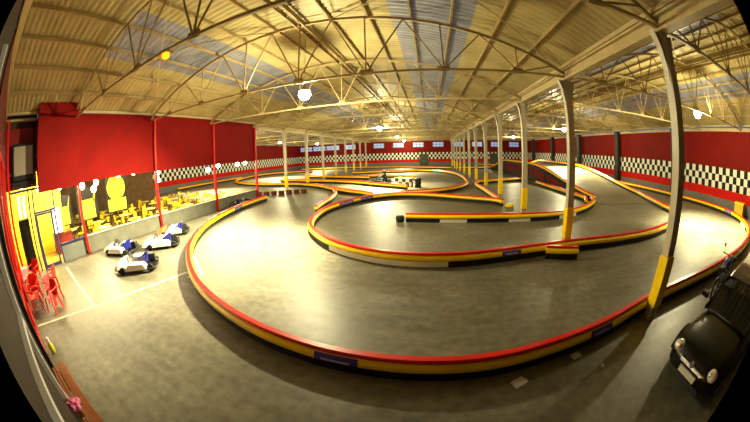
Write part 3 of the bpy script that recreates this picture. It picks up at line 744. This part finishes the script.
kk = [((-9.15,5.55),(-10.3,4.25),'white and blue kart parked nearest the camera on the bright floor'),
      ((-11.8,5.95),(-13.3,5.2),'white and blue kart parked left, close to the cafe low wall'),
      ((-10.6,8.0),(-11.8,6.7),'white and blue kart parked in the middle behind the nearest one'),
      ((-11.9,9.8),(-13.1,8.6),'white and orange kart parked farthest, by the second red post')]
for i, (a, b_, lab) in enumerate(kk):
    (x, y), r = between(a, b_)
    if i == 0: k0.location = (x, y, 0); k0.rotation_euler = (0,0,r); k0['label'] = lab; k0['group'] = 'karts parked by the cafe'
    else:
        o = dup(k0, lab, (x, y, 0), r, 'karts parked by the cafe')
        if i == 3:
            for c in o.children:
                if c.name.startswith('nose_cone'): c.data = c.data.copy(); c.data.materials[0] = mat('orange_plastic', (0.9,0.35,0.05), .4)
dk0 = dup(k0, 'dark kart standing behind the barrier beyond the red posts', (-13.72,17.3,0), 0.1, 'karts out on the track', None)
def skin_person(name, joints, edges, m, parent):
    me = bpy.data.meshes.new(name); me.from_pydata([j[0] for j in joints], edges, []); me.materials.append(m)
    o = bpy.data.objects.new(name, me); C.objects.link(o); o.parent = parent
    sk = o.modifiers.new('skin', 'SKIN'); me.skin_vertices.new() if not me.skin_vertices else None
    for v, j in zip(me.skin_vertices[0].data, joints): v.radius = (j[1], j[1])
    me.skin_vertices[0].data[0].use_root = True
    sb = o.modifiers.new('sub', 'SUBSURF'); sb.levels = 1; sb.render_levels = 1
    return o
J = [((0,-0.28,0.34),.15),((0,-0.36,0.55),.14),((0,-0.38,0.78),.16),((0,-0.37,0.90),.06),((0,-0.35,1.03),.10),
     ((-.2,-0.36,0.82),.065),((-.3,-0.18,0.62),.05),((-.14,0.14,0.66),.04),((.2,-0.36,0.82),.065),((.3,-0.18,0.62),.05),((.14,0.14,0.66),.04),
     ((-.12,-0.2,0.32),.09),((-.2,0.2,0.46),.07),((-.18,0.6,0.2),.05),((.12,-0.2,0.32),.09),((.2,0.2,0.46),.07),((.18,0.6,0.2),.05)]
E_ = [(0,1),(1,2),(2,3),(3,4),(2,5),(5,6),(6,7),(2,8),(8,9),(9,10),(0,11),(11,12),(12,13),(0,14),(14,15),(15,16)]
per = thing('person', 'person in dark clothes and helmet seated in the distant kart', 'person', (-5.3,31.0,0.0), 1.2); per.scale = (1.25,1.25,1.25)
skin_person('body', J, E_, mat('dark_overall', (0.10,0.11,0.13), .7), per)
bm = B(); bmesh.ops.create_uvsphere(bm, u_segments=16, v_segments=12, radius=0.145); bmesh.ops.translate(bm, verts=bm.verts, vec=(0,-0.35,1.06)); obj('helmet', bm, m_dark, per, smooth=True)
bm = B(); box(bm, -0.09,-0.23,1.03,0.09,-0.20,1.11); obj('visor', bm, mat('visor_grey', (0.3,0.3,0.32), .1), per)
dk = dup(k0, 'distant kart stopped behind the straight inner barrier', (-5.3,31.0,0), 1.2, 'karts out on the track', (1.25,1.25,1.25))
for c in list(dk.children) + list(dk0.children):
    if c.name.startswith(('side_pod','nose_cone','seat')): c.data = c.data.copy(); c.data.materials[0] = m_dark
# checkered crash block beside the distant kart
m_chk = bpy.data.materials.new('checker_block'); m_chk.use_nodes = True
n_ = m_chk.node_tree.nodes.new('ShaderNodeTexChecker'); n_.inputs['Scale'].default_value = 2.2; n_.inputs[1].default_value = (0.8,0.8,0.75,1); n_.inputs[2].default_value = (0.01,0.01,0.01,1)
tcn = m_chk.node_tree.nodes.new('ShaderNodeTexCoord'); m_chk.node_tree.links.new(tcn.outputs['Object'], n_.inputs['Vector']); m_chk.node_tree.links.new(n_.outputs[0], m_chk.node_tree.nodes['Principled BSDF'].inputs['Base Color'])
t = thing('checkered_block', 'black and white checkered crash block beside the distant kart', 'block', (-2.6,28.3,0), -0.6)
bm = B(); box(bm, -0.95,-0.22,0.003,1.1,0.22,0.8); obj('block_body', bm, m_chk, t)
bm = B(); box(bm, -0.97,-0.24,0.8,1.12,0.24,0.85); obj('block_cap', bm, m_white, t)
t = thing('tyre_roll', 'black rubber roll closing the end of the barrier by the checkered block', 'tyre', (-1.1,27.2,0), -0.5)
for q in range(3):
    bm = B(); lathe(bm, [(0.15,0),(0.3,0.01),(0.34,0.08),(0.34,0.22),(0.3,0.29),(0.15,0.3)], 18, (0,0,q*0.3)); obj('tyre', bm, m_rub, t, smooth=True)
# tyres in a row by the last red post
def make_tyre():
    bm = B(); lathe(bm, [(0.14,0.0),(0.24,0.0),(0.29,0.05),(0.29,0.15),(0.24,0.20),(0.14,0.20)], 18)
    return obj('tyre', bm, mat('brown_tyre', (0.30,0.10,0.04), .6), smooth=True)
ty = make_tyre(); tg = 'red-brown tyres by the last red post'; spots = [(-15.2+0.64*q, 21.9+0.32*q) for q in range(7)]
for q, (x, y) in enumerate(spots):
    for lv in range(2):
        lab = 'red-brown tyre %s, %s from the last red post' % ('on top of the row' if lv else 'at the bottom of the row', ORD[q])
        o = ty if (q == 0 and lv == 0) else ty.copy()
        if o is not ty: C.objects.link(o)
        o.location = (x, y, 0.2*lv); tag(o, lab, 'tyre', tg)
# dark buffer at the island end, tyre by the loop end
o = ty.copy(); o.data = ty.data.copy(); o.data.materials[0] = m_rub; C.objects.link(o); o.location = (-1.45,13.62,0.0); o.scale = (0.75,0.75,1.5); tag(o, 'black tyre at the blunt end of the inner island barrier', 'tyre'); 
o = ty.copy(); o.data = ty.data.copy(); o.data.materials[0] = m_yellow; C.objects.link(o); o.location = (5.1,17.0,0); tag(o, 'yellow tyre at the end of the loop barrier by the columns', 'tyre')
if 'group' in o: del o['group']
# yellow box beyond the right bend
t = thing('yellow_crate', 'yellow padded crate outside the far right bend', 'crate', (24.0,9.0,0), 0.2)
bm = B(); box(bm, -0.55,-0.5,0,0.55,0.5,1.0); obj('crate_body', bm, mat('orange_yellow', (0.85,0.6,0.12), .6), t, bevel=0.03)
bm = B(); box(bm, -0.6,-0.55,1.0,0.6,0.55,1.08); obj('crate_lid', bm, m_yellow, t)

# ------------------------------------------------------------------ black hatchback  (local: nose towards -x, y across)
car = thing('car', 'black hatchback parked nose-in beside the nearest column', 'car', (4.35, 1.52, 0), math.radians(4))
bm = B(); NS = 18
def car_ring(x, hw, zb, zt, crown):
    """outline in the yz plane: flat floor, rounded flanks, crowned top"""
    r = []
    for k in range(NS):
        a = 2*PI*k/NS; c_, s_ = math.cos(a), math.sin(a)
        y = hw * (abs(c_)**0.45) * (1 if c_ >= 0 else -1)
        zm = (zb+zt)/2; z = zm + (zt-zm)*(abs(s_)**0.6) * (1 if s_ >= 0 else -1)
        if s_ > 0: z += crown*(1-abs(y/hw)**2)*0.6
        r.append((x, y, z))
    return r
st = [(0.0,0.50,0.30,0.52,0.02),(0.04,0.62,0.24,0.60,0.03),(0.12,0.72,0.20,0.68,0.03),(0.25,0.79,0.18,0.73,0.04),(0.5,0.83,0.18,0.79,0.05),(0.9,0.84,0.18,0.85,0.05),(1.3,0.85,0.18,0.90,0.05),(1.8,0.85,0.18,0.93,0.04),(2.6,0.85,0.18,0.94,0.03),(3.3,0.84,0.18,0.95,0.02),(3.75,0.80,0.22,0.93,0.02),(3.95,0.70,0.28,0.85,0.02)]
loft(bm, [car_ring(*s) for s in st]); obj('body', bm, m_carpaint, car, smooth=True)
bm = B()
gh = [(1.22,0.66,0.90,0.93),(1.75,0.62,0.90,1.28),(2.05,0.58,0.90,1.42),(2.9,0.58,0.90,1.44),(3.45,0.58,0.90,1.36),(3.85,0.66,0.90,0.95)]
loft(bm, [[(x,-h-0.08,zb),(x,h+0.08,zb),(x,h,zt),(x,h*0.5,zt+0.03),(x,-h*0.5,zt+0.03),(x,-h,zt)] for x,h,zb,zt in gh]); obj('cabin_glass', bm, mat('dark_car_glass', (0.03,0.04,0.045), .05, coat=.5), car)
bm = B(); loft(bm, [[(x,-0.57,z),(x,0.57,z),(x,0.5,z+0.035),(x,-0.5,z+0.035)] for x, z in ((1.98,1.41),(2.3,1.45),(2.9,1.46),(3.4,1.39))]); obj('roof', bm, m_carpaint, car, bevel=0.01)
for s in (-1, 1):
    for a, b_ in (((1.2,s*0.74,0.91),(2.02,s*0.58,1.43)), ((2.65,s*0.68,0.93),(2.65,s*0.59,1.44)), ((3.85,s*0.7,0.93),(3.42,s*0.58,1.38))):
        bm = B(); bar(bm, a, b_, 0.05); obj('window_pillar', bm, m_carpaint, car)
    bm = B(); bmesh.ops.create_uvsphere(bm, u_segments=16, v_segments=10, radius=1); bmesh.ops.scale(bm, verts=bm.verts, vec=(0.13,0.15,0.10)); bmesh.ops.rotate(bm, verts=bm.verts, cent=(0,0,0), matrix=Matrix.Rotation(s*0.5,3,'Z')); bmesh.ops.translate(bm, verts=bm.verts, vec=(0.14,s*0.56,0.60))
    hl = obj('headlight', bm, mat('headlight_glass', (0.85,0.83,0.8), .12, .3), car, smooth=True)
    bm = B(); bmesh.ops.create_uvsphere(bm, u_segments=12, v_segments=8, radius=0.055); bmesh.ops.translate(bm, verts=bm.verts, vec=(0.06,s*0.53,0.63)); obj('headlight_bulb', bm, m_metal, hl, smooth=True)
    bm = B(); loft(bm, [[(x,s*(0.86+dy_),z) for dy_, z in ((0,0.98),(0.2,0.99),(0.2,1.1),(0,1.1))] for x in (1.40,1.52)]); obj('wing_mirror', bm, m_carpaint, car, bevel=0.02)
    for x in (0.72, 3.15):
        bm = B(); lathe(bm, [(0.18,-0.09),(0.28,-0.09),(0.3,-0.06),(0.3,0.06),(0.28,0.09),(0.18,0.09)], 22, (0,0,0), 'y'); wh = obj('wheel', bm, m_rub, car, smooth=True); wh.location = (x, s*0.77, 0.3)
        bm = B(); lathe(bm, [(0.18,-0.07),(0.18,0.085),(0.05,0.10)], 16, (0,0,0), 'y'); obj('hub_cap', bm, m_metal, wh)
        bm = B(); 
        for q in range(10):
            a0, a1 = PI*q/10, PI*(q+1)/10
            bar(bm, (x+0.36*math.cos(a0), s*0.85, 0.3+0.36*math.sin(a0)), (x+0.36*math.cos(a1), s*0.85, 0.3+0.36*math.sin(a1)), 0.04)
        obj('wheel_arch', bm, m_dark, car)
bm = B(); box(bm, -0.035,-0.26,0.335,-0.005,0.26,0.445); obj('number_plate', bm, mat('pale_plate', (0.75,0.73,0.68), .4), car, label='pale number plate')
bm = B(); loft(bm, [[(-0.02+0.02*q,-0.34-0.02*q,0.50+0.05*q),(-0.02+0.02*q,0.34+0.02*q,0.50+0.05*q),(0.0+0.02*q,0.34,0.53+0.05*q),(0.0+0.02*q,-0.34,0.53+0.05*q)] for q in (0,1)])
for z in (0.50, 0.585): bar(bm, (-0.005,-0.34,z), (-0.005,0.34,z), 0.018)
obj('grille', bm, mat('chrome_grille', (0.35,0.35,0.36), .2, .9), car)
bm = B(); lathe(bm, [(0.055,-0.05),(0.055,-0.03)], 20, (0,0,0.585), 'x'); obj('emblem', bm, m_metal, car, label='round silver emblem')
bm = B(); loft(bm, [[(x-0.03,-h,z0_),(x-0.03,h,z0_),(x-0.01,h,z0_+0.1),(x-0.01,-h,z0_+0.1)] for x,h,z0_ in ((0.0,0.50,0.2),(0.06,0.52,0.2))]); obj('bumper_intake', bm, m_dark, car)
for y in (-0.35, 0.25):
    bm = B(); bar(bm, (1.24,y,0.96), (1.5,y+0.45,1.12), 0.018); obj('wiper', bm, m_dark, car)
for s in (-1, 1):
    for x in (1.5, 2.65): bm = B(); bar(bm, (x,s*0.853,0.30), (x,s*0.853,0.90), 0.008); obj('door_seam', bm, m_dark, car)

# ------------------------------------------------------------------ motorcycle between barrier and car (local: front wheel towards +x)
mc = thing('motorcycle', 'dark motorcycle with blue tank standing between barrier and black car', 'motorcycle', (8.85, 3.42, 0), math.radians(6))
for x in (0.72, -0.68):
    bm = B(); pts = [(x+0.28*math.cos(a), 0, 0.31+0.28*math.sin(a)) for a in [2*PI*q/20 for q in range(20)]]; 
    tube(bm, pts, 0.05, 8, True); wl = obj('wheel', bm, m_rub, mc, smooth=True)
    bm = B()
    for q in range(6): bar(bm, (x,0,0.31), (x+0.25*math.cos(q*PI/3),0,0.31+0.25*math.sin(q*PI/3)), 0.02)
    lathe(bm, [(0.06,-0.05),(0.06,0.05)], 12, (x,0,0.31), 'y'); obj('spokes', bm, m_metal, wl)
bm = B(); tube(bm, [(-0.68,0.09,0.31),(-0.2,0.1,0.38),(0.1,0.08,0.45),(0.35,0.03,0.85)],0.025); tube(bm, [(-0.68,-0.09,0.31),(-0.2,-0.1,0.38),(0.1,-0.08,0.45),(0.35,-0.03,0.85)],0.025); tube(bm, [(0.35,0,0.85),(-0.3,0,0.72),(-0.8,0,0.78)],0.03); obj('frame', bm, m_dark, mc)
for s in (-1,1):
    bm = B(); tube(bm, [(0.72,s*0.09,0.31),(0.42,s*0.09,0.92)],0.022); obj('fork_leg', bm, m_metal, mc)
bm = B(); loft(bm, [[(x,-w_,z-h),(x,w_,z-h),(x,w_,z+h*0.5),(x,w_*0.5,z+h),(x,-w_*0.5,z+h),(x,-w_,z+h*0.5)] for x,w_,z,h in ((-0.15,0.09,0.83,0.07),(0.0,0.15,0.86,0.11),(0.2,0.16,0.89,0.12),(0.38,0.08,0.9,0.08))]); obj('tank', bm, m_blue, mc, bevel=0.02, label='blue tank')
bm = B(); loft(bm, [[(x,-w_,z),(x,w_,z),(x,w_*0.8,z+0.09),(x,-w_*0.8,z+0.09)] for x,w_,z in ((-0.12,0.1,0.78),(-0.5,0.14,0.77),(-0.85,0.09,0.86))]); obj('saddle', bm, m_rub, mc, bevel=0.02)
bm = B(); tube(bm, [(0.25,-0.38,1.06),(0.38,-0.18,1.02),(0.42,0,0.97),(0.38,0.18,1.02),(0.25,0.38,1.06)],0.015); hb = obj('handlebar', bm, m_dark, mc)
for s in (-1,1):
    bm = B(); tube(bm, [(0.3,s*0.3,1.05),(0.34,s*0.36,1.24)],0.008); obj('mirror_stem', bm, m_dark, hb)
    bm = B(); lathe(bm, [(0.05,-0.01),(0.06,0.0),(0.05,0.01)], 14, (0.34,s*0.36,1.27), 'x'); obj('mirror', bm, m_metal, hb)
bm = B(); lathe(bm, [(0.05,-0.1),(0.09,-0.04),(0.1,0.03),(0.08,0.05)], 16, (0.56,0,0.9), 'x'); obj('headlamp', bm, mat('headlight_glass',(0.85,0.83,0.8),.1), mc)
bm = B(); box(bm, -0.18,-0.13,0.32,0.2,0.13,0.66); obj('engine_block', bm, mat('engine_grey',(0.3,0.3,0.3),.4), mc, bevel=0.03)
bm = B(); tube(bm, [(0.1,-0.16,0.4),(-0.2,-0.17,0.28),(-0.75,-0.17,0.36)],[0.025,0.03,0.045]); obj('exhaust', bm, m_metal, mc, smooth=True)
bm = B(); tube(bm, [(0.0,0.1,0.3),(-0.05,0.3,0.012)],0.012); obj('side_stand', bm, m_metal, mc)
bm = B(); loft(bm, [[(x,-0.07,z),(x,0.07,z),(x,0.06,z+0.02),(x,-0.06,z+0.02)] for x,z in ((0.48,0.62),(0.7,0.68),(0.95,0.55))]); obj('front_mudguard', bm, m_blue, mc)

# ------------------------------------------------------------------ red plastic chairs in the corner
def make_red_chair():
    t = thing('plastic_chair', 'chair', 'chair')
    bm = B(); loft(bm, [[(-0.22,y,z),(0.22,y,z),(0.22,y,z+0.02),(-0.22,y,z+0.02)] for y,z in ((-0.22,0.44),(0.0,0.42),(0.2,0.43))]); obj('seat', bm, m_redplastic, t)
    bm = B(); loft(bm, [[(-w_,y,z),(w_,y,z),(w_,y+0.02,z),(-w_,y+0.02,z)] for w_,y,z in ((0.22,0.2,0.42),(0.24,0.25,0.6),(0.22,0.29,0.8),(0.14,0.31,0.87))]); obj('backrest', bm, m_redplastic, t)
    for sx in (-1,1):
        bm = B(); tube(bm, [(sx*0.27,-0.22,0.45),(sx*0.28,-0.2,0.66),(sx*0.28,0.1,0.67),(sx*0.24,0.26,0.7)],0.022); obj('armrest', bm, m_redplastic, t, smooth=True)
        for sy in (-1,1):
            bm = B(); bar(bm, (sx*0.27,sy*0.24,0), (sx*0.21,sy*0.19,0.44), 0.045); obj('leg', bm, m_redplastic, t)
    return t
rc = make_red_chair()
rcs = [(-9.35,0.62,0.5,0,'red plastic armchair nearest the camera in the corner group'),(-10.1,0.85,2.2,0,'red plastic armchair second along, turned to the cafe'),
       (-10.75,0.0,1.2,0,'red plastic armchair by the window wall, third from the camera'),(-11.45,0.05,0.4,0,'red plastic armchair by the window wall, behind the third one'),(-12.1,-0.05,2.0,0,'red plastic armchair by the window wall just before the farthest'),
       (-11.2,1.0,-0.6,0,'red plastic armchair towards the blue door'),(-9.95,-0.05,3.0,0,'red plastic armchair pushed against the window wall'),(-12.9,0.35,0.9,0,'red plastic armchair farthest in the corner')]
for i, (x, y, a, z, lab) in enumerate(rcs):
    if i == 0: rc.location = (x, y, z); rc.rotation_euler = (0,0,a); rc['label'] = lab; rc['group'] = 'red plastic chairs in the corner'
    else: dup(rc, lab, (x, y, z), a, 'red plastic chairs in the corner')
t = thing('plastic_bottle', 'yellow-green bottle with white top on the floor by the window wall', 'bottle', (-7.05,-0.22,0))
bm = B(); lathe(bm, [(0.07,0),(0.085,0.02),(0.085,0.2),(0.04,0.27)], 16); obj('bottle_body', bm, mat('yellow_green_plastic', (0.62,0.65,0.12), .3), t, smooth=True)
bm = B(); lathe(bm, [(0.045,0.27),(0.05,0.28),(0.05,0.38),(0.03,0.4)], 14); obj('cap', bm, m_white, t)
# slatted wooden bench below the camera
t = thing('wooden_bench', 'brown varnished wooden bench with dark gaps between its boards', 'bench', (-4.62,-0.27,0), 0)
for y0, y1 in ((-0.19,-0.13),(-0.11,-0.05),(-0.02,0.20)):
    bm = B(); box(bm, -1.0, y0, 0.42, 1.0, y1, 0.46); obj('seat_board', bm, m_wood, t, bevel=0.008)
for s in (-1,1):
    bm = B(); box(bm, s*0.8-0.04,-0.18,0,s*0.8+0.04,0.19,0.42); obj('leg', bm, m_wood, t)
t = thing('pink_glint_bunch', 'made-up pink flower bunch with green leaves in place of a pink reflection at the bottom left corner', 'stand-in flowers', (-4.0,-0.36,0.462))  # flowers made up to stand in for a pink reflection
bm = B(); lathe(bm, [(0.05,0),(0.08,0.14),(0.09,0.15),(0.07,0.15)], 14); obj('pot', bm, m_wood, t)
mp = mat('pink_glint_petals', (0.98,0.50,0.72), .6, 0, .3, 30)
for q in range(9):
    a = q*2.4; r = 0.035*math.sqrt(q)
    bm = B(); bmesh.ops.create_icosphere(bm, subdivisions=2, radius=0.055)
    for v in bm.verts: v.co *= 1 + 0.18*math.sin(v.co.x*120+v.co.y*90+v.co.z*70)
    f = obj('glint_blossom', bm, mp, t); f.location = (r*1.3*math.cos(a), r*1.3*math.sin(a), 0.26 - r*0.4)
bm = B()
for q in range(10):
    a = q*0.63; v = [bm.verts.new(p) for p in ((0.03*math.cos(a),0.03*math.sin(a),0.14),(0.12*math.cos(a+.15),0.12*math.sin(a+.15),0.2),(0.17*math.cos(a),0.17*math.sin(a),0.17),(0.12*math.cos(a-.15),0.12*math.sin(a-.15),0.19))]; bm.faces.new(v)
obj('leaves', bm, mat('leaf_green', (0.12,0.3,0.08), .5), t)
